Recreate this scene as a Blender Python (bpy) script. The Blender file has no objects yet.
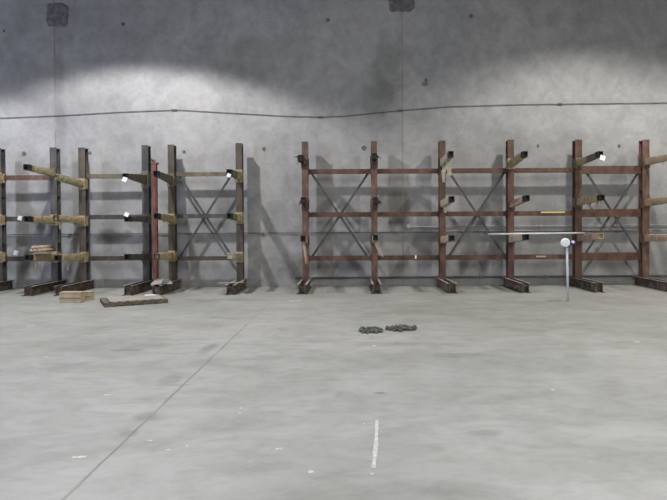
import bpy, bmesh, math, random
from mathutils import Vector, Matrix
random.seed(7)
C = bpy.context.scene.collection
S = bpy.context.scene
R = math.radians

# ---------------------------------------------------------------- camera
F = 560.0; CX = 351.0; CY = 231.8; HC = 1.335
PITCH = R(0.8); ROLL = R(-0.35)
cam_d = bpy.data.cameras.new('camera'); cam = bpy.data.objects.new('camera', cam_d); C.objects.link(cam)
cam_d.lens = 36.0 * F / 667; cam_d.sensor_width = 36; cam_d.sensor_fit = 'HORIZONTAL'
cam_d.shift_x = -(CX - 333.5) / 667; cam_d.shift_y = (CY - 250) / 667
CM = Matrix.Translation((0, 0, HC)) @ Matrix.Rotation(math.pi / 2 - PITCH, 4, 'X') @ Matrix.Rotation(ROLL, 4, 'Z')
cam.matrix_world = CM
cam_d.clip_end = 200
S.camera = cam

# ---------------------------------------------------------------- world, lamps, exposure
w = bpy.data.worlds.new('world'); S.world = w; w.use_nodes = True
w.node_tree.nodes['Background'].inputs[0].default_value = (0.55, 0.65, 0.8, 1)
w.node_tree.nodes['Background'].inputs[1].default_value = 0.0
S.view_settings.view_transform = 'Standard'; S.view_settings.look = 'None'
S.view_settings.gamma = 1.0; S.view_settings.use_curve_mapping = False
S.view_settings.exposure = 0.0

def spot(name, x, y, z, power, size, blend, col, rad=0.12):
    l = bpy.data.lights.new(name, 'SPOT'); l.energy = power; l.spot_size = R(size); l.spot_blend = blend
    l.color = col; l.shadow_soft_size = rad
    o = bpy.data.objects.new(name, l); C.objects.link(o); o.location = (x, y, z); return o
def area(name, loc, rot, sx, sy, power, col):
    l = bpy.data.lights.new(name, 'AREA'); l.shape = 'RECTANGLE'; l.size = sx; l.size_y = sy
    l.energy = power; l.color = col
    o = bpy.data.objects.new(name, l); C.objects.link(o); o.location = loc; o.rotation_euler = rot; return o
WHITE = (1.0, 0.985, 0.96)
spot('hooded_lamp', -4.4, 8.8, 6.25, 1120, 133, 0.20, (1.0, 0.975, 1.0))
spot('hooded_lamp', 4.9, 8.8, 6.45, 790, 136.5, 0.40, (1.0, 0.965, 0.92))
spot('hooded_lamp', -9.6, 8.8, 6.0, 720, 131.5, 0.22, (0.92, 0.94, 1.0))
spot('hooded_lamp', 9.6, 8.8, 6.5, 620, 136.5, 0.40, (1.0, 0.97, 0.93))
area('ceiling_lamps', (3.0, -0.8, 7.6), (0, 0, 0), 16, 10, 1180, (1.0, 0.988, 0.955))
area('left_blue_fill', (-15.4, 1.0, 2.4), (0, R(-90), 0), 4.0, 5.0, 620, (0.50, 0.60, 1.0))  # bluish fill added from the left for the cool tint; its source is unseen

# ---------------------------------------------------------------- helpers
def P(px, py, Y):
    """world point seen at photo pixel px,py at depth Y"""
    d = CM.to_3x3() @ Vector(((px - CX) / F, -(py - CY) / F, -1))
    t = Y / d.y
    return Vector((0, 0, HC)) + d * t
def floor_at(px, py):
    d = CM.to_3x3() @ Vector(((px - CX) / F, -(py - CY) / F, -1))
    return Vector((0, 0, HC)) + d * (-HC / d.z)

class MB:
    def __init__(s): s.bm = bmesh.new()
    def box(s, x0, x1, y0, y1, z0, z1, M=None):
        v = [s.bm.verts.new(p) for p in ((x0,y0,z0),(x1,y0,z0),(x1,y1,z0),(x0,y1,z0),(x0,y0,z1),(x1,y0,z1),(x1,y1,z1),(x0,y1,z1))]
        for f in ((3,2,1,0),(4,5,6,7),(0,1,5,4),(1,2,6,5),(2,3,7,6),(3,0,4,7)): s.bm.faces.new([v[i] for i in f])
        if M is not None: bmesh.ops.transform(s.bm, matrix=M, verts=v)
        return v
    def bar(s, a, b, w, h, up=(0, 0, 1), w1=None, h1=None):
        """rectangular bar from a to b, w across, h along up; may taper"""
        a = Vector(a); b = Vector(b); d = (b - a).normalized(); sd = d.cross(Vector(up)).normalized(); u = sd.cross(d).normalized()
        w1 = w if w1 is None else w1; h1 = h if h1 is None else h1
        v = []
        for p, ww, hh in ((a, w, h), (b, w1, h1)):
            for i, j in ((-1,-1),(1,-1),(1,1),(-1,1)): v.append(s.bm.verts.new(p + sd * i * ww / 2 + u * j * hh / 2))
        for f in ((3,2,1,0),(4,5,6,7),(0,1,5,4),(1,2,6,5),(2,3,7,6),(3,0,4,7)): s.bm.faces.new([v[i] for i in f])
        return v
    def tube(s, pts, r, n=8, cap=True):
        pts = [Vector(p) for p in pts]; rings = []
        for i, p in enumerate(pts):
            d = (pts[min(i+1, len(pts)-1)] - pts[max(i-1, 0)]).normalized()
            ref = Vector((0, 0, 1)) if abs(d.z) < .9 else Vector((0, 1, 0))
            sd = d.cross(ref).normalized(); u = sd.cross(d)
            rr = r[i] if isinstance(r, (list, tuple)) else r
            rings.append([s.bm.verts.new(p + (sd * math.cos(2*math.pi*k/n) + u * math.sin(2*math.pi*k/n)) * rr) for k in range(n)])
        for a, b in zip(rings, rings[1:]):
            for k in range(n): s.bm.faces.new((a[k], a[(k+1) % n], b[(k+1) % n], b[k]))
        if cap:
            s.bm.faces.new(rings[0][::-1]); s.bm.faces.new(rings[-1])
    def sweep(s, sec, a, b, up=(0, 0, 1), cap=True, s1=1.0):
        """closed 2D section (across, up) swept from a to b"""
        a = Vector(a); b = Vector(b); d = (b - a).normalized(); sd = d.cross(Vector(up)).normalized(); u = sd.cross(d).normalized()
        r0 = [s.bm.verts.new(a + sd * x + u * z) for x, z in sec]; r1 = [s.bm.verts.new(b + sd * x * s1 + u * z * s1) for x, z in sec]
        n = len(sec)
        for k in range(n): s.bm.faces.new((r0[k], r0[(k+1) % n], r1[(k+1) % n], r1[k]))
        if cap: s.bm.faces.new(r0[::-1]); s.bm.faces.new(r1)
    def build(s, name, mat, parent=None, bevel=0, smooth=False, jitter=0):
        if jitter:
            for v in s.bm.verts: v.co += Vector([random.uniform(-jitter, jitter) for _ in range(3)])
        bmesh.ops.recalc_face_normals(s.bm, faces=s.bm.faces)
        me = bpy.data.meshes.new(name); s.bm.to_mesh(me); s.bm.free()
        if smooth:
            for p in me.polygons: p.use_smooth = True
        o = bpy.data.objects.new(name, me); C.objects.link(o); me.materials.append(mat)
        if parent is not None: o.parent = parent; o.matrix_parent_inverse = Matrix.Translation(-parent.location)
        if bevel:
            b = o.modifiers.new('bevel', 'BEVEL'); b.width = bevel; b.segments = 2; b.limit_method = 'ANGLE'
        return o
def tag(o, label=None, cat=None, group=None, kind=None):
    if label: o['label'] = label
    if cat: o['category'] = cat
    if group: o['group'] = group
    if kind: o['kind'] = kind
    return o
def empty(name, loc, label, cat, group=None):
    o = bpy.data.objects.new(name, None); C.objects.link(o); o.location = loc; o.empty_display_size = .1
    return tag(o, label, cat, group)

# ---------------------------------------------------------------- materials
def mat(name, stops, rough=0.7, scale=6.0, detail=6, metal=0.0, bump=0.15, bscale=40, stretch=(1, 1, 1), bdist=0.01, spec=0.4):
    m = bpy.data.materials.new(name); m.use_nodes = True; nt = m.node_tree; n = nt.nodes; L = nt.links
    b = n['Principled BSDF']; tc = n.new('ShaderNodeTexCoord'); mp = n.new('ShaderNodeMapping'); mp.inputs['Scale'].default_value = stretch
    L.new(tc.outputs['Object'], mp.inputs['Vector'])
    no = n.new('ShaderNodeTexNoise'); no.inputs['Scale'].default_value = scale; no.inputs['Detail'].default_value = detail; no.inputs['Roughness'].default_value = .6
    L.new(mp.outputs[0], no.inputs['Vector'])
    cr = n.new('ShaderNodeValToRGB'); L.new(no.outputs['Fac'], cr.inputs[0])
    e = cr.color_ramp.elements
    while len(e) < len(stops): e.new(.5)
    for el, (p, c) in zip(e, stops): el.position = p; el.color = (*c, 1)
    L.new(cr.outputs[0], b.inputs['Base Color'])
    b.inputs['Roughness'].default_value = rough; b.inputs['Metallic'].default_value = metal; b.inputs['Specular IOR Level'].default_value = spec
    n2 = n.new('ShaderNodeTexNoise'); n2.inputs['Scale'].default_value = bscale; n2.inputs['Detail'].default_value = 4; L.new(mp.outputs[0], n2.inputs['Vector'])
    bu = n.new('ShaderNodeBump'); bu.inputs['Strength'].default_value = bump; bu.inputs['Distance'].default_value = bdist
    L.new(n2.outputs['Fac'], bu.inputs['Height']); L.new(bu.outputs[0], b.inputs['Normal'])
    return m

def concrete(name, base, layers, rough=(.75, .9), bump=.25, bscale=18, spots=None, spec=.35):
    """layers: (scale, stretch, lo, hi, mult_dark, offset) each multiplies the base colour"""
    m = bpy.data.materials.new(name); m.use_nodes = True; nt = m.node_tree; n = nt.nodes; L = nt.links
    b = n['Principled BSDF']; tc = n.new('ShaderNodeTexCoord'); cur = None
    rgb = n.new('ShaderNodeRGB'); rgb.outputs[0].default_value = (*base, 1); cur = rgb.outputs[0]; first = None
    for (sc, st, lo, hi, dark, off, ds) in layers:
        mp = n.new('ShaderNodeMapping'); mp.inputs['Scale'].default_value = st; mp.inputs['Location'].default_value = off
        L.new(tc.outputs['Object'], mp.inputs[0])
        no = n.new('ShaderNodeTexNoise'); no.inputs['Scale'].default_value = sc; no.inputs['Detail'].default_value = 8; no.inputs['Roughness'].default_value = .62; no.inputs['Distortion'].default_value = ds
        L.new(mp.outputs[0], no.inputs['Vector']); first = first or no
        mr = n.new('ShaderNodeValToRGB'); mr.color_ramp.elements[0].position = lo; mr.color_ramp.elements[1].position = hi
        mr.color_ramp.elements[0].color = (*dark, 1); mr.color_ramp.elements[1].color = (1, 1, 1, 1)
        L.new(no.outputs['Fac'], mr.inputs[0])
        mx = n.new('ShaderNodeMix'); mx.data_type = 'RGBA'; mx.blend_type = 'MULTIPLY'; mx.inputs[0].default_value = 1
        L.new(cur, mx.inputs[6]); L.new(mr.outputs[0], mx.inputs[7]); cur = mx.outputs[2]
    # shaped stains: (centre, radii, colour multiplier)
    for (cx, cy, cz, rx, ry, rz, mul, amt) in (spots or []):
        mp = n.new('ShaderNodeMapping'); mp.vector_type = 'POINT'
        mp.inputs['Scale'].default_value = (1/rx, 1/ry, 1/rz); mp.inputs['Location'].default_value = (-cx/rx, -cy/ry, -cz/rz)
        L.new(tc.outputs['Object'], mp.inputs[0])
        nn = n.new('ShaderNodeTexNoise'); nn.inputs['Scale'].default_value = 3.0; nn.inputs['Detail'].default_value = 5; L.new(tc.outputs['Object'], nn.inputs['Vector'])
        ln = n.new('ShaderNodeVectorMath'); ln.operation = 'LENGTH'; L.new(mp.outputs[0], ln.inputs[0])
        ad = n.new('ShaderNodeMath'); ad.operation = 'MULTIPLY_ADD'; L.new(nn.outputs['Fac'], ad.inputs[0]); ad.inputs[1].default_value = 1.6; L.new(ln.outputs['Value'], ad.inputs[2])
        mr = n.new('ShaderNodeMapRange'); mr.inputs['From Min'].default_value = 1.15; mr.inputs['From Max'].default_value = 2.0; mr.inputs['To Min'].default_value = amt; mr.inputs['To Max'].default_value = 0
        mr.interpolation_type = 'SMOOTHSTEP'
        L.new(ad.outputs[0], mr.inputs[0])
        mx = n.new('ShaderNodeMix'); mx.data_type = 'RGBA'; mx.blend_type = 'MULTIPLY'; L.new(mr.outputs[0], mx.inputs[0])
        L.new(cur, mx.inputs[6]); mx.inputs[7].default_value = (*mul, 1); cur = mx.outputs[2]
    L.new(cur, b.inputs['Base Color'])
    rr = n.new('ShaderNodeMapRange'); rr.inputs['To Min'].default_value = rough[0]; rr.inputs['To Max'].default_value = rough[1]; L.new(first.outputs['Fac'], rr.inputs[0]); L.new(rr.outputs[0], b.inputs['Roughness'])
    b.inputs['Specular IOR Level'].default_value = spec
    n2 = n.new('ShaderNodeTexNoise'); n2.inputs['Scale'].default_value = bscale; n2.inputs['Detail'].default_value = 6; L.new(tc.outputs['Object'], n2.inputs['Vector'])
    bu = n.new('ShaderNodeBump'); bu.inputs['Strength'].default_value = bump; bu.inputs['Distance'].default_value = .01
    L.new(n2.outputs['Fac'], bu.inputs['Height']); L.new(bu.outputs[0], b.inputs['Normal'])
    return m

WY = 12.0                                    # front face of the back wall
def wx(px, py=215): return P(px, py, WY).x
def wz(px, py): return P(px, py, WY).z

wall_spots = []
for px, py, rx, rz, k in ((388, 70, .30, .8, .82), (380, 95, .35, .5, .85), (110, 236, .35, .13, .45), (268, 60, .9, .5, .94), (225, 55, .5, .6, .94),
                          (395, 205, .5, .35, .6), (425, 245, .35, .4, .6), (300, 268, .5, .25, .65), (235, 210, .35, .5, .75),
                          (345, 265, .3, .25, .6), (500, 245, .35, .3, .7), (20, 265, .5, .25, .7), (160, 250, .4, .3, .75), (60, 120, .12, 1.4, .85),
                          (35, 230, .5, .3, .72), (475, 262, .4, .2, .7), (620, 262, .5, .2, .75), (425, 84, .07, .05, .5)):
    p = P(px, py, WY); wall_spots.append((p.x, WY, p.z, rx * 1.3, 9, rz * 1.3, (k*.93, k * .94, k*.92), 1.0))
M = {}
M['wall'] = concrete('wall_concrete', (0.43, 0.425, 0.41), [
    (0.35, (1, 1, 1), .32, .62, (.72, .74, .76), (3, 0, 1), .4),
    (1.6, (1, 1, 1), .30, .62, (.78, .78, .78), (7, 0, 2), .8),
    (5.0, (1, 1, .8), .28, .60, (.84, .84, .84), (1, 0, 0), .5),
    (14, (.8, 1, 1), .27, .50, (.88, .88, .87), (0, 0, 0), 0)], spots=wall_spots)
M['plain'] = concrete('painted_wall', (0.42, 0.42, 0.41), [(0.6, (1, 1, 1), .3, .65, (.85, .85, .85), (0, 0, 0), 0)])
M['ceil'] = concrete('ceiling_deck', (0.35, 0.35, 0.35), [(0.6, (1, 1, 1), .3, .65, (.85, .85, .85), (0, 0, 0), 0)])
fs = []
for px, py, rx, ry, k in ((147, 416, .10, .12, .72), (128, 434, .06, .06, .75), (170, 380, .10, .25, .8), (181, 385, .12, .05, .8), (208, 349, .10, .30, .72), (395, 345, .8, .15, .9), (600, 460, .9, .3, .9), (460, 355, .35, .12, .82), (130, 350, .2, .08, .75),
                          (485, 433, .12, .06, .8), (380, 393, .06, .03, .6), (210, 300, 1.6, .25, .88), (60, 345, 1.2, .3, .9), (450, 490, .35, .12, .85)):
    p = floor_at(px, py); fs.append((p.x, p.y, 0, rx, ry, 9, (k, k, k * .98), 1.0))
fs.append((0, 11.4, 0, 30, 7.5, 9, (.96, .95, .885), 1.0))
M['floor'] = concrete('floor_concrete', (0.41, 0.414, 0.41), [
    (0.35, (1, 1, 1), .30, .65, (.80, .81, .80), (5, 2, 0), .6),
    (1.0, (.7, 1.1, 1), .32, .60, (.80, .80, .785), (0, 3, 0), 1.2),
    (3.2, (.8, 1.2, 1), .30, .58, (.82, .82, .81), (1, 1, 0), 1.0),
    (12, (.6, 1, 1), .26, .50, (.86, .86, .85), (0, 0, 0), 0)], rough=(.42, .62), bump=.08, spots=fs, spec=.45)
M['mortar'] = mat('dark_mortar', [(.3, (.09, .09, .09)), (.7, (.24, .24, .235))], rough=.95, scale=9, bump=.8, bscale=20, bdist=.03)
M['pit'] = mat('hole_shade', [(.3, (.09, .09, .09)), (.7, (.17, .17, .17))], rough=.95, scale=30)  # dark grey stands for the shade inside the tie holes; no recess is cut
M['caulk'] = mat('seam_filler', [(.3, (.20, .19, .15)), (.7, (.34, .32, .26))], rough=.8, scale=5, stretch=(1, 1, .5))
M['joint'] = mat('joint_filler', [(.3, (.19, .18, .155)), (.7, (.32, .315, .29))], rough=.85, scale=3)
M['rust'] = mat('rust_red_paint', [(.25, (.048, .027, .020)), (.5, (.105, .056, .039)), (.75, (.17, .10, .075))], rough=.6, scale=7, stretch=(1, 1, .6), bump=.2)
M['rust2'] = mat('bright_rust_paint', [(.25, (.060, .033, .024)), (.5, (.130, .072, .052)), (.75, (.22, .14, .11))], rough=.6, scale=8, stretch=(1, 1, .6), bump=.2)
M['grey_steel'] = mat('worn_grey_steel', [(.25, (.030, .030, .029)), (.5, (.065, .062, .058)), (.75, (.13, .118, .105))], rough=.55, scale=7, stretch=(1, 1, .5), bump=.2)
M['brown_steel'] = mat('worn_brown_steel', [(.25, (.034, .028, .023)), (.5, (.075, .060, .046)), (.75, (.13, .105, .08))], rough=.6, scale=7, stretch=(1, 1, .5), bump=.2)
M['olive_steel'] = mat('dull_olive_steel', [(.25, (.075, .066, .042)), (.5, (.135, .115, .075)), (.75, (.20, .175, .13))], rough=.6, scale=6, bump=.2)
M['base'] = mat('dusty_base_steel', [(.3, (.035, .027, .022)), (.5, (.085, .062, .048)), (.72, (.22, .195, .165))], rough=.7, scale=9, bump=.3)
M['dust'] = mat('dust_worn_edge', [(.3, (.16, .13, .11)), (.6, (.36, .33, .29))], rough=.8, scale=6)
M['diag'] = mat('grey_brace_steel', [(.3, (.04, .042, .045)), (.7, (.10, .10, .10))], rough=.5, scale=10)
M['tan'] = mat('tan_wrapping', [(.25, (.20, .15, .08)), (.5, (.38, .30, .175)), (.75, (.52, .43, .28))], rough=.85, scale=12, bump=.5, bscale=30)
M['pale'] = mat('pale_wrapping', [(.25, (.24, .21, .16)), (.5, (.38, .34, .26)), (.75, (.50, .46, .37))], rough=.85, scale=12, bump=.5, bscale=30)
M['pinkish'] = mat('faded_brown_wrapping', [(.25, (.25, .18, .125)), (.5, (.40, .30, .215)), (.75, (.50, .40, .30))], rough=.85, scale=12, bump=.5)
M['greenish'] = mat('yellow_green_wrapping', [(.25, (.18, .155, .075)), (.5, (.33, .29, .16)), (.75, (.46, .41, .26))], rough=.85, scale=12, bump=.5)
M['black'] = mat('black_rubber', [(.3, (.006, .006, .007)), (.7, (.018, .018, .02))], rough=.6, scale=20)
M['cloth'] = mat('dark_frayed_cloth', [(.3, (.015, .014, .013)), (.7, (.07, .062, .055))], rough=.95, scale=20)
M['white'] = mat('white_paper', [(.3, (.72, .74, .78)), (.7, (.85, .86, .88))], rough=.7, scale=10)
M['pipe'] = mat('galvanised_conduit', [(.3, (.11, .11, .11)), (.7, (.22, .22, .22))], rough=.5, scale=6, stretch=(.3, 1, 1))
M['lightpipe'] = mat('light_pipe', [(.3, (.60, .60, .59)), (.7, (.72, .72, .71))], rough=.4, scale=6)
M['palepipe'] = mat('pale_pipe', [(.3, (.30, .30, .30)), (.7, (.42, .42, .41))], rough=.45, scale=6)
M['cable'] = mat('dark_cable', [(.3, (.075, .075, .075)), (.7, (.14, .14, .14))], rough=.7, scale=6)
M['orange'] = mat('faded_orange_paint', [(.25, (.09, .032, .022)), (.5, (.19, .066, .045)), (.8, (.26, .13, .10))], rough=.5, scale=8)
M['card'] = mat('cardboard', [(.3, (.38, .31, .20)), (.7, (.52, .43, .29))], rough=.85, scale=6, bump=.2)
M['wood'] = mat('dirty_pallet_wood', [(.25, (.06, .05, .038)), (.5, (.14, .115, .085)), (.75, (.25, .21, .16))], rough=.85, scale=7, stretch=(.4, 2, 2), bump=.4)
M['sheet'] = mat('dusty_cardboard_sheet', [(.3, (.26, .24, .20)), (.7, (.36, .34, .29))], rough=.85, scale=5)
M['rubble'] = mat('dark_rubble', [(.25, (.045, .045, .042)), (.7, (.16, .16, .15))], rough=.95, scale=18, bump=.6)
M['blue'] = mat('navy_plastic', [(.3, (.02, .03, .12)), (.7, (.04, .06, .22))], rough=.4, scale=10)
M['polewhite'] = mat('pale_metal_pole', [(.3, (.50, .51, .53)), (.7, (.62, .63, .66))], rough=.35, scale=10)
M['brightwhite'] = mat('white_plastic', [(.3, (.85, .87, .92)), (.7, (.92, .93, .96))], rough=.4, scale=10)
M['paint'] = mat('white_floor_paint', [(.3, (.42, .42, .41)), (.65, (.62, .62, .61))], rough=.6, scale=25)
M['yellow'] = mat('yellow_sticker', [(.3, (.50, .42, .14)), (.7, (.62, .54, .22))], rough=.6, scale=10)
M['film'] = mat('crumpled_grey_film', [(.3, (.20, .20, .185)), (.7, (.40, .40, .37))], rough=.5, scale=8)

# ---------------------------------------------------------------- the room
def struct(name, mb, m): return tag(mb.build(name, m), kind='structure')
XL, XR, YB, ZC = -16.0, 16.0, -8.0, 8.0
b = MB(); b.box(XL, XR, YB, WY + .3, -.3, 0); floor = struct('floor', b, M['floor'])
b = MB(); b.box(XL - .3, XR + .3, WY, WY + .3, 0, ZC); wall = struct('wall_back', b, M['wall'])
b = MB(); b.box(XL - .3, XL, YB, WY, 0, ZC); struct('wall_left', b, M['plain'])
b = MB(); b.box(XR, XR + .3, YB, WY, 0, ZC); struct('wall_right', b, M['plain'])
b = MB(); b.box(XL - .3, XR + .3, YB - .3, YB, 0, ZC); struct('wall_front', b, M['plain'])
b = MB(); b.box(XL - .3, XR + .3, YB - .3, WY + .3, ZC, ZC + .3); struct('ceiling', b, M['ceil'])

# caulked seams between the concrete panels
for i, px in enumerate((55.5, 402.5)):
    x = wx(px, 120); b = MB()
    zs = [0.0 + k * .4 for k in range(21)]
    pts = [(x + random.uniform(-.003, .003), WY - .001, z) for z in zs]
    for a, c in zip(pts, pts[1:]): b.bar(a, (c[0], c[1], min(c[2], ZC)), .022, .006, up=(0, 1, 0))
    o = struct('trim_%d' % (i + 1), b, M['caulk'])
# dark mortar patches over the lifting pockets (each a pair of lobes with a rough outline)
def patch(px0, py0, px1, py1):
    a = P(px0, py0, WY); c = P(px1, py1, WY); cx = (a.x + c.x) / 2; cz = (a.z + c.z) / 2; hx = abs(c.x - a.x) / 2; hz = abs(a.z - c.z) / 2
    b = MB(); n = 44
    out = []; mid = []
    for k in range(n):
        t = 2 * math.pi * k / n; q = (abs(math.cos(t)) ** 5 + abs(math.sin(t)) ** 5) ** (-1 / 5)
        j = 1 + random.uniform(-.07, .05)
        out.append(b.bm.verts.new((cx + math.cos(t) * q * hx * j, WY + .002, cz + math.sin(t) * q * hz * j)))
        mid.append(b.bm.verts.new((cx + math.cos(t) * q * hx * j * .86, WY - .022 + random.uniform(-.006, .006), cz + math.sin(t) * q * hz * j * .86)))
    ce = b.bm.verts.new((cx, WY - .008, cz))
    for k in range(n):
        b.bm.faces.new((out[k], out[(k+1) % n], mid[(k+1) % n], mid[k])); b.bm.faces.new((mid[k], mid[(k+1) % n], ce))
    b.build('mortar_patch', M['mortar'], wall)
patch(46, 3, 69, 27); patch(388, -12, 415, 12)
for px, py, r in ((123, 24, .045), (328, 20, .04), (471, 16, .045), (184, 152, .038), (264, 149, .045), (364, 148, .06), (538, 146, .035), (619, 146, .04),
                  (24, 154, .055), (90, 153, .04), (4, 31, .03), (426, 80, .04)):
    p = P(px, py, WY); b = MB(); n = 14
    ring = [(p.x + math.cos(2*math.pi*k/n) * r * random.uniform(.85, 1.1), p.z + math.sin(2*math.pi*k/n) * r * random.uniform(.85, 1.2)) for k in range(n)]
    o_ = [b.bm.verts.new((x, WY + .002, z)) for x, z in ring]
    i_ = [b.bm.verts.new((p.x + (x-p.x)*.8, WY - .008, p.z + (z-p.z)*.8)) for x, z in ring]
    c_ = b.bm.verts.new((p.x, WY - .002, p.z))
    for k in range(n):
        b.bm.faces.new((o_[k], o_[(k+1) % n], i_[(k+1) % n], i_[k])); b.bm.faces.new((i_[k], i_[(k+1) % n], c_))
    b.build('tie_hole', M['pit'], wall)

# saw-cut joint across the floor
b = MB(); p0 = floor_at(50, 512); p1 = floor_at(240, 331); p2 = P(300, 285, 11.98); p2.z = 0
dr = (p1 - p0).normalized(); N = 60
tot = (10.6 - p0.y) / dr.y; prev = None
for k in range(N + 1):
    q = p0 + dr * (tot * k / N); wd = (.005 + random.uniform(0, .006)) * (1 if k < 38 else .45); off = random.uniform(-.003, .003)
    if abs(k - 30) < 0: continue
    cur = [b.bm.verts.new((q.x - wd + off, q.y, .0012)), b.bm.verts.new((q.x + wd + off, q.y, .0012))]
    if prev: b.bm.faces.new((prev[0], prev[1], cur[1], cur[0]))
    prev = cur
b.build('joint', M['joint'], floor)
# white paint marks on the floor
def mark(pts, wd):
    b = MB(); prev = None
    ps = [floor_at(*p) for p in pts]; fine = []
    for a, c in zip(ps, ps[1:]):
        for k in range(6): fine.append(a.lerp(c, k / 6))
    fine.append(ps[-1])
    d = (ps[-1] - ps[0]).normalized(); sd = Vector((-d.y, d.x, 0))
    for q in fine:
        j = wd * random.uniform(.35, .62)
        cur = [b.bm.verts.new((q.x - sd.x * j, q.y - sd.y * j, .0015)), b.bm.verts.new((q.x + sd.x * j, q.y + sd.y * j, .0015))]
        if prev: b.bm.faces.new((prev[0], prev[1], cur[1], cur[0]))
        prev = cur
    b.build('paint_mark', M['paint'], floor)
mark([(377, 420), (376, 445), (373.5, 468)], .024)
mark([(72, 457.5), (86, 457)], .032)
for px, py, l, wd in ((107, 395, 6, .03), (240, 413, 3, .03), (150, 441, 5, .02), (187, 446, 2.5, .03), (279, 449, 7, .03), (311, 472, 5, .03), (553, 390, 4, .04),
                      (374, 346, 3, .06), (295, 301, 12, .08), (520, 300, 8, .05), (364, 424, 2, .02), (241, 408, 1.5, .05), (168, 450, 4, .02), (372, 474, 4, .02), (637, 342, 6, .04), (46, 357, 5, .03), (30, 326, 8, .04)):
    mark([(px - l / 2, py), (px + l / 2, py - .2)], wd)

# ---------------------------------------------------------------- wall services
def run(name, pts, r, m, label, cat, n=8):
    b = MB(); b.tube(pts, r, n); return tag(b.build(name, m, smooth=True), label, cat)
# cable slung along the wall
keys = [(-20, 118.5), (0, 118), (60, 115.5), (120, 112), (172, 110), (180, 110), (230, 113), (285, 116), (320, 117), (345, 116), (400, 110.5), (450, 106.5), (520, 104.5), (600, 103.5), (690, 102.5)]
pts = []
for a, c in zip(keys, keys[1:]):
    for k in range(4): pts.append(P(a[0] + (c[0]-a[0])*k/4, a[1] + (c[1]-a[1])*k/4, WY - .02))
pts.append(P(*keys[-1], WY - .02))
cb = run('wall_cable', pts, .007, M['cable'], 'thin dark cable sagging across the upper concrete wall above all the racks', 'cable', 6)
for px, py in ((174, 110), (320, 117), (400, 110.5), (560, 104)):
    p = P(px, py, WY - .02); b = MB(); b.box(p.x - .05, p.x + .05, WY - .04, WY, p.z - .012, p.z + .018); b.build('clip', M['cable'], cb)
za = P(200, 233.5, WY).z
c1 = run('wall_conduit', [(-9, WY - .03, za), (0, WY - .03, za + .005), (9, WY - .03, za)], .009, M['pipe'], 'long thin grey conduit along the wall behind all the racks, just below the middle rails', 'conduit')
for px in (70, 190, 262, 395, 485, 617):
    x = wx(px); b = MB(); b.box(x - .03, x + .03, WY - .045, WY, za - .02, za + .02); b.build('clamp', M['pipe'], c1)
zb = P(500, 226, WY).z
c2 = run('wall_conduit', [(wx(408), WY - .035, zb), (9, WY - .035, zb)], .013, M['palepipe'], 'upper grey conduit starting at a small round box right of the wall seam', 'conduit')
b = MB(); b.tube([(wx(408), WY - .07, zb), (wx(408), WY, zb)], .05, 14); b.build('junction_box', M['palepipe'], c2)
for px in (470, 540, 605):
    x = wx(px); b = MB(); b.box(x - .02, x + .02, WY - .055, WY, zb - .025, zb + .025); b.build('clamp', M['palepipe'], c2)
zl = P(345, 277.5, WY).z
c3 = run('wall_pipe', [(-1.2, WY - .03, zl), (9, WY - .03, zl)], .017, M['cable'], 'dark pipe low along the wall behind the bases of the long red rack', 'pipe')
for px in (340, 405, 480, 545): 
    x = wx(px); b = MB(); b.box(x - .02, x + .02, WY - .055, WY, zl - .03, zl + .03); b.build('clamp', M['pipe'], c3)

# ---------------------------------------------------------------- cantilever racks
YF = 11.6; YR = 11.77; YBASE = 10.62; BH = .185
def column(rack, x, ztop, m, w=.125):
    t = .013; h = (YR - YF) ; z0 = BH * .25
    sec = [(-w/2, YF), (w/2, YF), (w/2, YF+t), (t/2, YF+t), (t/2, YR-t), (w/2*.92, YR-t), (w/2*.92, YR), (-w/2*.92, YR), (-w/2*.92, YR-t), (-t/2, YR-t), (-t/2, YF+t), (-w/2, YF+t)]
    b = MB()
    lo = [b.bm.verts.new((x + sx, sy, z0)) for sx, sy in sec]; hi = [b.bm.verts.new((x + sx, sy, ztop)) for sx, sy in sec]
    n = len(sec)
    for k in range(n): b.bm.faces.new((lo[k], lo[(k+1) % n], hi[(k+1) % n], hi[k]))
    b.bm.faces.new(lo[::-1]); b.bm.faces.new(hi)
    # welded stiffener ribs between the flanges
    for z in (ztop - .02, ztop * .66, ztop * .33): b.box(x - w/2 + .012, x + w/2 - .012, YF + t, YR - t, z - .006, z + .006)
    return b.build('column', m, rack, bevel=.002)
def base(rack, x, skew=0.0, yf=YBASE, wd=.205):
    """two channels back to back, toes outward, running forward from the column"""
    b = MB(); e = MB(); g = wd / 2 - .05; t = .009
    a = Vector((x, 11.94, BH/2)); c = Vector((x + skew, yf, BH/2))
    for s in (-1, 1):
        ch = [(s*g, -BH/2), (s*(g+.05), -BH/2), (s*(g+.05), -BH/2+t), (s*(g+t), -BH/2+t), (s*(g+t), BH/2-t), (s*(g+.05), BH/2-t), (s*(g+.05), BH/2), (s*g, BH/2)]
        b.sweep(ch, a, c)
        e.bar(a + Vector((s*(g+.025), 0, BH/2+.0012)), c + Vector((s*(g+.025), 0, BH/2+.0012)), .042, .002)
    for k in (.04, .45, .93):
        q = a.lerp(c, k); b.box(q.x - g, q.x + g, q.y - .006, q.y + .006, .01, BH - .03)
    q = a.lerp(c, .5)
    o = b.build('base', M['base'], rack); e.build('worn_edge', M['dust'], o)
    return o

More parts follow.
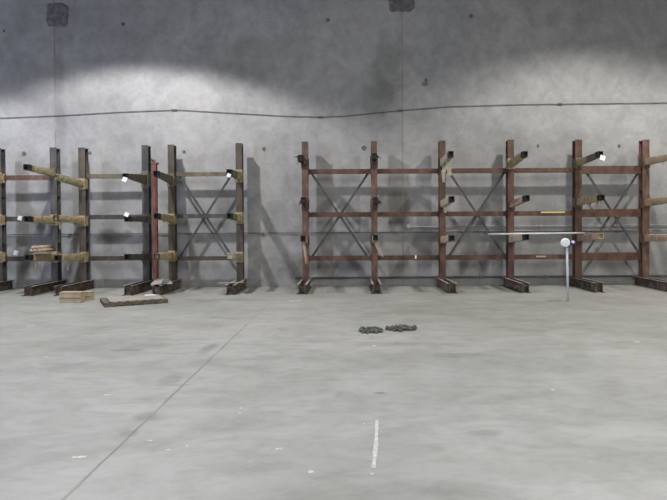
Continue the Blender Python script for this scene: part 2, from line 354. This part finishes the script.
def flap(b, p, wd, ln, dx=0, dy=0, th=.004):
    """a ragged strip of wrapping hanging down from p"""
    n = 7; prev = None
    for k in range(n + 1):
        t = k / n; w = wd * (1 - .55 * t) * random.uniform(.8, 1.15); q = Vector((p[0] + dx * t + math.sin(t * 5 + p[0]) * .01, p[1] + dy * t, p[2] - ln * t))
        cur = [b.bm.verts.new(q + Vector((-w/2, -th, 0))), b.bm.verts.new(q + Vector((w/2, -th, 0))), b.bm.verts.new(q + Vector((w/2, th, 0))), b.bm.verts.new(q + Vector((-w/2, th, 0)))]
        if prev:
            for i in range(4): b.bm.faces.new((prev[i], prev[(i+1) % 4], cur[(i+1) % 4], cur[i]))
        else: b.bm.faces.new(cur[::-1])
        prev = cur
    b.bm.faces.new(prev)

def arm(rack, x, rp, tp, h0=.12, h1=.095, w=.085, m='tan', wrap=None, wr=(.0, .8), tag_at=None, flaps=(), cap=.11, capm='black', frayed=False, bracket='tan', yt=None, wrapf=1.22, top=None):
    """rp: photo pixel (x,y) of the root centre on the column, tp: of the tip; both fix only the heights and reach"""
    Ytip = yt or 10.55
    a = P(rp[0], rp[1], YF); a.x = x; tpnt = P(tp[0], tp[1], Ytip); c = Vector((x + max(-.05, min(.05, tpnt.x - x)), Ytip, tpnt.z))
    d = (c - a).normalized()
    # hollow tapering tube
    b = MB(); up = Vector((0, 0, 1)); sd = d.cross(up).normalized(); u = sd.cross(d).normalized()
    def ring(p, ww, hh): return [b.bm.verts.new(p + sd * i * ww / 2 + u * j * hh / 2) for i, j in ((-1,-1),(1,-1),(1,1),(-1,1))]
    A = ring(a - d * .0, w, h0); B_ = ring(c, w, h1); Ci = ring(c, w - .014, h1 - .014); Di = ring(c - d * .25, w - .014, h1 - .01)
    for r0, r1 in ((A, B_), (B_, Ci), (Ci, Di)):
        for k in range(4): b.bm.faces.new((r0[k], r0[(k+1) % 4], r1[(k+1) % 4], r1[k]))
    b.bm.faces.new(A[::-1]); b.bm.faces.new(Di)
    o = b.build('arm', M[m], rack, bevel=.003)
    # bracket clasping the column face
    b = MB(); hb = h0 * 1.25
    b.box(x - .075, x + .075, YF - .016, YF - .001, a.z - hb * .75, a.z + hb * .75)
    b.box(x - .077, x - .067, YF - .016, YF + .10, a.z - hb * .65, a.z + hb * .65); b.box(x + .067, x + .077, YF - .016, YF + .10, a.z - hb * .65, a.z + hb * .65)
    for i in (-1, 1):
        for j in (-1, 1): b.tube([(x + i * .058, YF - .027, a.z + j * hb * .6), (x + i * .058, YF - .014, a.z + j * hb * .6)], .010, 6)
    b.build('bracket', M[bracket], o)
    L_ = (c - a).length
    if cap:
        b = MB(); R0 = []; R1 = []
        def ring2(p, ww, hh): return [b.bm.verts.new(p + sd * i * ww / 2 + u * j * hh / 2) for i, j in ((-1,-1),(1,-1),(1,1),(-1,1))]
        e0 = ring2(c - d * cap, w + .012, h1 + .014); e1 = ring2(c + d * .012, w + .010, h1 + .010); e2 = ring2(c + d * .012, w - .016, h1 - .016); e3 = ring2(c - d * .04, w - .018, h1 - .018)
        for r0, r1 in ((e0, e1), (e1, e2), (e2, e3)):
            for k in range(4): b.bm.faces.new((r0[k], r0[(k+1) % 4], r1[(k+1) % 4], r1[k]))
        b.bm.faces.new(e3)
        b.build('end_cap', M[capm], o)
    if wrap:
        b = MB(); n = 14; prev = None
        for k in range(n + 1):
            t = wr[0] + (wr[1] - wr[0]) * k / n; p = a.lerp(c, t) ; hh = (h0 + (h1 - h0) * t) * wrapf; ww = w * wrapf
            cur = []
            for q in range(12):
                an = 2 * math.pi * (q + .5) / 12; e = (abs(math.cos(an)) ** 6 + abs(math.sin(an)) ** 6) ** (-1/6)
                jj = random.uniform(.96, 1.1)
                cur.append(b.bm.verts.new(p + sd * math.cos(an) * e * ww / 2 * jj + u * math.sin(an) * e * hh / 2 * jj))
            if prev:
                for q in range(12): b.bm.faces.new((prev[q], prev[(q+1) % 12], cur[(q+1) % 12], cur[q]))
            else: b.bm.faces.new(cur[::-1])
            prev = cur
        b.bm.faces.new(prev)
        for (t, ln, wd, dx) in flaps:
            p = a.lerp(c, t); flap(b, (p.x, p.y, p.z - h0 * .4), wd, ln, dx)
        if frayed:
            for k in range(16):
                p = a.lerp(c, random.uniform(.72, 1.0)); an = random.uniform(0, 6.28); l = random.uniform(.07, .15)
                q = p + Vector((math.cos(an) * l, random.uniform(-.06, .02), math.sin(an) * l * .7 - .02)); mdl = p.lerp(q, .6) + Vector((0, 0, random.uniform(0, .03)))
                b.tube([p, mdl, q], [.012, .008, .003], 5)
        b.build('wrapping', M[wrap], o, smooth=False)
    if tag_at:
        b = MB(); i, j, sz = tag_at; p = c + sd * 0 + Vector((i, -.02, j))
        v = b.box(-sz/2, sz/2, -.004, .004, -sz/2, sz/2, Matrix.Translation(p) @ Matrix.Rotation(.35, 4, 'Y') @ Matrix.Rotation(-.2, 4, 'X'))
        b.build('paper_tag', M['white'], o)
    return o

def rail(rack, x0, x1, z, m, h=.105, Y=11.68, t=.05):
    """C channel rail between two columns with end plates"""
    b = MB(); k = .008
    s = [(0, -h/2), (t, -h/2), (t, -h/2+k), (k, -h/2+k), (k, h/2-k), (t, h/2-k), (t, h/2), (0, h/2)]
    lo = [b.bm.verts.new((x0, Y + p, z + q)) for p, q in s]; hi = [b.bm.verts.new((x1, Y + p, z + q)) for p, q in s]
    for i in range(8): b.bm.faces.new((lo[i], lo[(i+1) % 8], hi[(i+1) % 8], hi[i]))
    b.bm.faces.new(lo[::-1]); b.bm.faces.new(hi)
    for x in (x0, x1):
        s_ = 1 if x == x0 else -1
        b.box(min(x, x + s_ * .012), max(x, x + s_ * .012), Y - .006, Y + t + .03, z - h * .75, z + h * .75)
        b.tube([(x + s_ * .05, Y - .012, z), (x + s_ * .05, Y, z)], .013, 6)
    return b.build('rail', m, rack)
def diag(rack, p0, p1, Y=11.71, r=.030):
    a = P(*p0, Y); c = P(*p1, Y); b = MB()
    b.bar(a, c, .008, r * 1.6, up=Vector((c - a).cross(Vector((0, 1, 0)))))
    b.bar(a + Vector((0, .016, 0)), c + Vector((0, .016, 0)), .032, .006, up=Vector((c - a).cross(Vector((0, 1, 0)))))
    return b.build('diagonal_brace', M['diag'], rack)
def cx_(px, py=215): return P(px, py, YF).x
def zt(px, py): return P(px, py, YF).z

W2 = .0625
# --- rack at the far left edge
xs = [cx_(-1.5), cx_(53.8)]
r = empty('cantilever_rack', (xs[0], 11.3, 0), 'grey steel cantilever rack cut off by the left edge, arms wrapped in yellowish tape', 'rack')
column(r, xs[0], zt(0, 148), M['grey_steel']); column(r, xs[1], zt(53, 147.5), M['grey_steel'], .14)
for x in xs: base(r, x)
for py in (177.5, 219, 259): rail(r, xs[0] + W2, xs[1] - W2, P(25, py, 11.64).z, M['rust2'] if py < 180 else M['brown_steel'], h=.10)
arm(r, xs[1], (54, 173), (27, 167), m='olive_steel', wrap='greenish', wr=(.05, .80), bracket='olive_steel')
arm(r, xs[1], (54, 220), (27, 219), m='olive_steel', wrap='tan', wr=(.02, .82), flaps=((.3, .06, .05, 0), (.45, .05, .04, 0)))
arm(r, xs[1], (53, 257), (28, 257.5), m='olive_steel', wrap='tan', wr=(.05, .85), flaps=((.72, .22, .055, 0), (.3, .12, .04, .01)))
arm(r, xs[0], (-1.5, 178), (-34, 174), m='olive_steel', wrap='tan'); arm(r, xs[0], (-1.5, 220), (-34, 219), m='olive_steel', wrap='tan'); arm(r, xs[0], (-1.5, 257), (-34, 257), m='olive_steel', wrap='tan')

# --- second rack
xs = [cx_(82.3), cx_(145.5)]
r = empty('cantilever_rack', (xs[0], 11.3, 0), 'two-column brown and grey cantilever rack standing behind the flat pallet, without diagonal braces', 'rack')
column(r, xs[0], zt(82, 147.5), M['brown_steel'], .14); column(r, xs[1], zt(145, 145), M['grey_steel'], .14)
for x in xs: base(r, x)
for py, mm in ((176, 'olive_steel'), (217, 'grey_steel'), (258.5, 'brown_steel')): rail(r, xs[0] + W2, xs[1] - W2, P(113, py, 11.64).z, M[mm], h=.095)
arm(r, xs[0], (81, 184), (56, 177), m='olive_steel', wrap='greenish', wr=(.05, .97), cap=0, bracket='tan')
arm(r, xs[0], (81, 221), (56, 218), m='olive_steel', wrap='tan', wr=(.02, .99), cap=.04, flaps=((.85, .16, .06, 0), (.95, .09, .05, 0), (.3, .08, .04, 0)))
arm(r, xs[0], (81, 257), (57, 258), m='olive_steel', wrap='tan', wr=(.05, .92), flaps=((.6, .2, .05, 0),))
arm(r, xs[1], (145.5, 179.5), (125, 175.5), h0=.19, h1=.07, m='olive_steel', bracket='olive_steel', tag_at=(0, -.075, .085), cap=.05)
arm(r, xs[1], (145.5, 219), (127, 219), m='grey_steel', bracket='olive_steel', tag_at=(0, .085, .08), h0=.12, h1=.095)
arm(r, xs[1], (145.5, 257), (127, 257), m='grey_steel', bracket='brown_steel', h0=.13, h1=.105, cap=.06)

# --- third rack, with a cross brace
xs = [cx_(171.5), cx_(239.3)]
r = empty('cantilever_rack', (xs[0], 11.3, 0), 'two-column brown cantilever rack with one grey cross brace, right of the orange upright', 'rack')
column(r, xs[0], zt(172, 144.5), M['brown_steel'], .135); column(r, xs[1], zt(239, 143), M['brown_steel'], .135)
for x in xs: base(r, x)
for py, mm in ((174, 'olive_steel'), (216, 'grey_steel'), (258.5, 'brown_steel')): rail(r, xs[0] + W2, xs[1] - W2, P(205, py, 11.64).z, M[mm], h=.085)
diag(r, (178, 174), (233, 258)); diag(r, (232, 174), (178, 260), Y=11.74)
arm(r, xs[0], (172, 180), (159.5, 173.5), m='olive_steel', h0=.15, bracket='olive_steel')
arm(r, xs[0], (172, 219), (158, 216), m='olive_steel', wrap='greenish', wr=(.02, .8), flaps=((.5, .06, .05, 0),))
arm(r, xs[0], (172, 256), (159, 256.5), m='olive_steel', wrap='tan', wr=(.05, .98), cap=.02)
arm(r, xs[1], (239, 176), (229, 172), m='olive_steel', wrap='tan', wr=(0, .35), bracket='greenish', tag_at=(0, -.065, .07), h0=.14)
arm(r, xs[1], (239, 218), (229.5, 216), m='olive_steel', wrap='tan', wr=(0, .45), bracket='greenish', h0=.13)
arm(r, xs[1], (239, 257), (230, 256), m='pale', wrap='pale', wr=(.2, .99), cap=0, bracket='greenish')

# --- the long red rack
pxs = [305.3, 374.3, 442.6, 511, 578.7, 646]
xs = [cx_(p) for p in pxs]
r = empty('cantilever_rack', (xs[0], 11.3, 0), 'long rust red cantilever rack of six columns along the right half of the wall', 'rack')
tops = [141.5, 141, 140.5, 139.5, 139.5, 139.5]
for i, x in enumerate(xs):
    column(r, x, zt(pxs[i], tops[i]), M['rust2'] if i in (0, 1, 5) else M['rust'], .13 if i < 4 else .145); base(r, x, skew=(0, .0, .03, 0, 0, 0)[i])
lv = [171.5, 214.8, 258.5]
for i in range(5):
    for k, py in enumerate(lv):
        z = P(305, py, 11.64).z
        rail(r, xs[i] + W2, xs[i+1] - W2, z, M['rust'], h=.10 if i < 4 else .165)
for i in (0, 2, 4):
    a, c = pxs[i], pxs[i+1]
    dy = -i * .8
    diag(r, (a + 6, 173 + dy), (c - 6, 258 + dy)); diag(r, (c - 6, 173 + dy), (a + 6, 258 + dy), Y=11.74)
arm(r, xs[0], (305, 163), (300.5, 158), m='rust2', wrap='cloth', wr=(.75, 1.0), frayed=True, bracket='rust2', wrapf=1.3, flaps=((.8, .14, .05, .02),))
arm(r, xs[0], (305, 204), (303.5, 200), m='rust2', wrap='cloth', wr=(.8, 1.0), frayed=True, bracket='rust2', wrapf=1.15, flaps=((.8, .16, .05, .04),))
arm(r, xs[0], (305, 241), (303, 238.5), m='rust2', wrap='pinkish', wr=(.1, .85), bracket='rust2', flaps=((.9, .30, .07, .03), (.8, .42, .05, .05)), wrapf=1.1)
arm(r, xs[1], (374, 162), (374.5, 156), m='rust2', wrap='cloth', wr=(.75, 1.0), frayed=True, bracket='rust2', wrapf=1.15, flaps=((.85, .22, .07, 0),))
arm(r, xs[1], (374, 204), (375.5, 200), m='rust2', wrap='cloth', wr=(.8, 1.0), frayed=True, bracket='rust2', wrapf=1.1, flaps=((.85, .15, .06, 0),))
arm(r, xs[1], (374, 240), (375.5, 237.5), m='pale', wrap='pale', wr=(.2, .96), bracket='rust2', cap=.03, flaps=((.6, .22, .12, .12), (.4, .30, .10, .16)))
arm(r, xs[2], (443, 163), (451, 154), m='pale', wrap='pale', wr=(.03, .84), bracket='rust', flaps=((.75, .32, .16, .02), (.25, .38, .10, -.02)), wrapf=1.3)
arm(r, xs[2], (443, 204), (452, 199), m='pale', wrap='pale', wr=(.03, .82), bracket='rust', flaps=((.3, .16, .10, 0),))
arm(r, xs[2], (443, 240), (452, 238), m='pinkish', wrap='pinkish', wr=(.03, .8), bracket='rust')
arm(r, xs[3], (511, 164), (525, 154), m='tan', wrap='tan', wr=(.03, .78), bracket='tan', frayed=False)
arm(r, xs[3], (511, 205), (527, 198), m='grey_steel', wrap='pinkish', wr=(.05, .84), bracket='rust', wrapf=1.1)
arm(r, xs[3], (511, 239), (526.5, 237), m='pale', wrap='pale', wr=(.03, .82), bracket='rust')
arm(r, xs[4], (579, 163), (600.5, 154), m='olive_steel', wrap='tan', wr=(.03, .45), bracket='olive_steel', tag_at=(.03, -.075, .1), wrapf=1.1)
arm(r, xs[4], (579, 202), (602, 197.5), m='tan', wrap='tan', wr=(.03, .86), bracket='olive_steel', flaps=((.5, .07, .05, 0), (.8, .10, .05, 0), (.95, .09, .04, 0)))
arm(r, xs[4], (579, 238), (601, 236), m='pinkish', wrap='pinkish', wr=(.05, .97), bracket='rust', cap=.02, capm='tan')
arm(r, xs[5], (646, 162), (675, 156), m='pinkish', wrap='pinkish', wr=(.05, .9), bracket='rust2', flaps=((.6, .06, .03, 0),))
arm(r, xs[5], (646, 203), (675, 199), m='pinkish', wrap='tan', wr=(.05, .75), bracket='rust2')
arm(r, xs[5], (646, 238), (672, 238), m='pinkish', wrap='pinkish', wr=(.05, .85), bracket='rust2')
# sticker strips on the rails
def strip(px0, px1, py, h, m):
    a = P(px0, py, 11.632); c = P(px1, py, 11.632); b = MB(); b.box(a.x, c.x, 11.628, 11.639, a.z - h/2, a.z + h/2)
    b.build('sticker', m, r)
strip(541, 565, 212.3, .035, M['yellow']); strip(536, 546, 256.5, .035, M['pale']); strip(415, 416.5, 257, .07, M['white'])

# ---------------------------------------------------------------- things lying on the arms
def tops_at(px, py, Y): return P(px, py, Y)
a = P(489, 234.5, 11.2); c = P(586, 233.5, 11.2)
zz = P(511, 239, YF).z
pz = zz + .110
tag((lambda b: (b.tube([(a.x, 11.25, pz), (c.x, 11.25, pz + .012)], .019, 10), b)[1])(MB()).build('long_pipe', M['lightpipe'], smooth=True),
    'long pale pipe lying across two low arms near the round-headed stand', 'pipe')
# bundle on the low arm of the leftmost full column
p = P(42, 250, 10.95); b = MB()
zarm = P(41, 257.5, 10.95).z + .115
for k, (dx, dz) in enumerate(((-.07, .03), (.0, .032), (.07, .03), (-.035, .085), (.04, .085))):
    b.tube([(p.x + dx, 10.70, zarm + dz), (p.x + dx + .01, 11.25, zarm + dz)], .036, 8)
tag(b.build('rolled_sheets', M['pinkish'], smooth=True), 'bundle of pale rolled sheets lying on the low arm near the left edge', 'roll')
# small white scraps hooked on the far left rails
for px, py, lb in ((20, 218, 'small white paper scrap on the middle rail at the far left'), (16, 253, 'small white paper scrap on the low rail at the far left')):
    p = P(px, py, 11.62); b = MB()
    b.box(-.04, .04, -.006, .006, -.045, .045, Matrix.Translation((p.x, 11.62, p.z)) @ Matrix.Rotation(.3, 4, 'Y'))
    tag(b.build('paper_scrap', M['white'], jitter=.006), lb, 'paper')

# ---------------------------------------------------------------- orange upright between the racks
X = P(155.3, 220, 11.35).x; zto = P(155, 163, 11.35).z; t = empty('steel_upright', (X, 11.35, 0), 'faded orange steel upright standing alone between two grey columns', 'post')
b = MB(); w_ = .042; s = [(-w_, 0), (w_, 0), (w_, .08), (w_-.012, .08), (w_-.012, .012), (-w_+.012, .012), (-w_+.012, .08), (-w_, .08)]
lo = [b.bm.verts.new((X + q, 11.31 + v, 0.01)) for q, v in s]; hi = [b.bm.verts.new((X + q, 11.31 + v, zto)) for q, v in s]
for i in range(8): b.bm.faces.new((lo[i], lo[(i+1) % 8], hi[(i+1) % 8], hi[i]))
b.bm.faces.new(lo[::-1]); b.bm.faces.new(hi)
b.box(X - .02, X + .02, 11.30, 11.312, .05, zto - .02)
b.build('post', M['orange'], t)
b = MB(); b.box(X - .07, X + .07, 11.28, 11.42, 0, .012); b.build('foot_plate', M['grey_steel'], t)
b = MB(); b.box(X - .055, X + .07, 11.30, 11.40, zto - .03, zto + .01); b.build('top_plate', M['orange'], t)
b = MB(); b.bar((X - .03, 11.34, zto + .01), (X - .06, 11.34, zto + .09), .02, .02); b.build('hook', M['grey_steel'], t)

# ---------------------------------------------------------------- crumpled film / off-cuts on the bases
def crumple(name, cx, cy, z0, sx, sy, h, m, label, cat, rot=0):
    b = MB(); nx, ny = 16, 12; g = []
    for i in range(nx + 1):
        row = []
        for j in range(ny + 1):
            u = i / nx * 2 - 1; v = j / ny * 2 - 1; e = max(0, 1 - u ** 4) * max(0, 1 - v ** 4)
            q = Vector((u * sx * (1 + random.uniform(-.05, .05)), v * sy * (1 + random.uniform(-.05, .05)), 0)); q.rotate(Matrix.Rotation(rot, 3, 'Z'))
            row.append(b.bm.verts.new((cx + q.x, cy + q.y, z0 + .003 + e * h * random.uniform(.45, 1.0))))
        g.append(row)
    bot = b.bm.verts.new((cx, cy, z0 + .001))
    for i in range(nx):
        for j in range(ny): b.bm.faces.new((g[i][j], g[i+1][j], g[i+1][j+1], g[i][j+1]))
    rim = [g[i][0] for i in range(nx + 1)] + [g[nx][j] for j in range(1, ny + 1)] + [g[i][ny] for i in range(nx - 1, -1, -1)] + [g[0][j] for j in range(ny - 1, 0, -1)]
    for k in range(len(rim)): b.bm.faces.new((rim[k], bot, rim[(k+1) % len(rim)]))
    return tag(b.build(name, m), label, cat)
p = P(171.5, 283, 11.1)
crumple('crumpled_film', cx_(171.5) + .0, 10.98, BH + .008, .20, .22, .09, M['film'], 'crumpled greyish film heaped on the base right of the orange upright', 'film', .3)
p = P(239, 283, 11.0)
b = MB(); x0 = cx_(239.3)
b.bar((x0 - .27, 10.86, BH + .012), (x0 + .20, 11.0, BH + .018), .10, .018); 
tag(b.build('wood_offcut', M['sheet']), 'short pale wood offcut laid across the base of the cross-braced brown rack', 'wood')

# ---------------------------------------------------------------- cardboard boxes on the floor
def carton(px0, px1, py_b, h, depth, label, rz=0):
    a = floor_at(px0, py_b); c = floor_at(px1, py_b); wd = (c - a).length; cx = (a.x + c.x) / 2; cy = (a.y + c.y) / 2 + depth / 2
    t = empty('cardboard_box', (cx, cy, 0), label, 'box', 'cardboard boxes beside the pallet')
    T = Matrix.Translation((cx, cy, 0)) @ Matrix.Rotation(rz, 4, 'Z')
    b = MB(); b.box(-wd/2, wd/2, -depth/2, depth/2, 0.001, h, T); b.build('body', M['card'], t, bevel=.006)
    b = MB()
    b.box(-wd/2 - .004, wd/2 + .004, -depth/2 - .006, -.003, h, h + .006, T); b.box(-wd/2 - .004, wd/2 + .004, .003, depth/2 + .006, h, h + .006, T)
    b.build('flap', M['card'], t)
    b = MB(); b.box(-wd/2 - .003, wd/2 + .003, -depth/2 - .005, -depth/2 - .001, h * .45, h * .50, T); b.build('crease', M['wood'], t)
    return t
carton(59.5, 80.5, 303, .18, .16, 'larger tan cardboard box at the left of the pair on the floor', R(-2))
carton(80.8, 91, 300.5, .15, .13, 'smaller tan cardboard box on the right of the pair, next to the pallet', R(-4))

# ---------------------------------------------------------------- pallet
q0 = floor_at(104, 307.5); q1 = floor_at(168, 303)
ang = math.atan2(q1.y - q0.y, q1.x - q0.x); Lx = (q1 - q0).length; Dy = .8
T = Matrix.Translation((q0.x, q0.y, 0)) @ Matrix.Rotation(ang, 4, 'Z') 
# the deck is a parallelogram seen from its low corner
t = empty('wood_pallet', (q0.x, q0.y, 0), 'flat dirty wooden pallet on the floor beside the tan cardboard boxes', 'pallet')
for yy in (0.03, Dy / 2, Dy - .03):
    b = MB(); b.box(0, Lx, yy - .03, yy + .03, .014, .055, T); b.build('stringer', M['wood'], t)
for k in range(8):
    x0 = k * (Lx - .09) / 7; b = MB(); b.box(x0, x0 + .085, -.01, Dy + .01, .055, .068, T); b.build('deck_board', M['wood'], t)
for k in range(4):
    x0 = k * (Lx - .09) / 3; b = MB(); b.box(x0, x0 + .09, -.01, Dy + .01, .001, .014, T); b.build('bottom_board', M['wood'], t)
b = MB(); b.box(.10, Lx - .05, .08, Dy - .03, .0685, .074, T); 
tag(b.build('cardboard_sheet', M['sheet'], jitter=.0), 'dusty flat cardboard sheet lying on the wooden pallet', 'cardboard')
b = MB(); b.box(Lx * .72, Lx * .72 + .18, Dy - .20, Dy - .08, .075, .081, T); 
tag(b.build('paper_sheet', M['white'], jitter=.002), 'small white paper lying on the rear of the pallet', 'paper')

# ---------------------------------------------------------------- round-headed stand
f = floor_at(568, 301.5); hx = f.x; hy = f.y
t = empty('pole_stand', (hx, hy, 0), 'slim pale pole stand with round white head in front of the long rack', 'stand')
b = MB(); b.tube([(hx, hy, 0.0), (hx, hy, .006)], .15, 28); b.tube([(hx, hy, .010), (hx, hy, .03)], .035, 14); b.build('foot', M['sheet'], t)
ztp = P(567, 245, hy).z; hxt = P(567, 245, hy).x
b = MB(); b.tube([(hx, hy, .02), (hxt, hy, ztp)], .020, 12); b.build('pole', M['polewhite'], t, smooth=True)
hd = P(564, 242.5, hy)
b = MB(); b.tube([(hd.x, hy - .085, hd.z), (hd.x, hy - .075, hd.z), (hd.x, hy - .04, hd.z), (hd.x, hy - .03, hd.z)], [.06, .074, .074, .06], 24); b.build('head', M['brightwhite'], t, smooth=False)
b = MB(); b.tube([(hd.x, hy - .088, hd.z), (hd.x, hy - .084, hd.z)], .018, 12); b.build('dial', M['brightwhite'], t)
b = MB(); b.box(hxt - .03, hxt + .04, hy - .035, hy + .03, ztp - .03, hd.z + .045); b.box(hxt + .03, hxt + .13, hy - .05, hy + .02, hd.z - .04, hd.z + .03); b.box(hd.x, hxt, hy - .034, hy, hd.z - .02, hd.z + .02); b.build('clamp', M['blue'], t, bevel=.006)
b = MB(); b.tube([(hxt + .075, hy - .075, hd.z + .01), (hxt + .075, hy - .045, hd.z + .01)], .024, 12); b.build('knob', M['brightwhite'], t)

# ---------------------------------------------------------------- two heaps of dark rubble
def heap(px0, px1, py, h, label):
    a = floor_at(px0, py); c = floor_at(px1, py); cx = (a.x + c.x) / 2; cy = (a.y + c.y) / 2; hw = (c.x - a.x) / 2; b = MB()
    for k in range(150):
        u = random.gauss(0, .45); v = random.gauss(0, .45)
        if u * u + v * v > 1: continue
        rr = random.uniform(.012, .027); zc = (1 - math.sqrt(u * u + v * v)) * h * random.uniform(.2, 1)
        res = bmesh.ops.create_icosphere(b.bm, subdivisions=1, radius=rr, matrix=Matrix.Translation((cx + u * hw, cy + v * .17, max(rr * .7, zc))) @ Matrix.Rotation(random.uniform(0, 6), 4, 'Z'))
        for q in res['verts']: q.co += Vector([random.uniform(-.4, .4) * rr for _ in range(3)]); q.co.z = max(q.co.z, .0005)
    tag(b.build('debris_heap', M['rubble']), label, 'debris', 'small heaps of dark debris on the floor')
heap(357, 383, 331.5, .05, 'rounder left heap of dark crumbled debris on the open floor')
heap(386, 417, 329.5, .045, 'longer right heap of dark crumbled debris on the open floor')
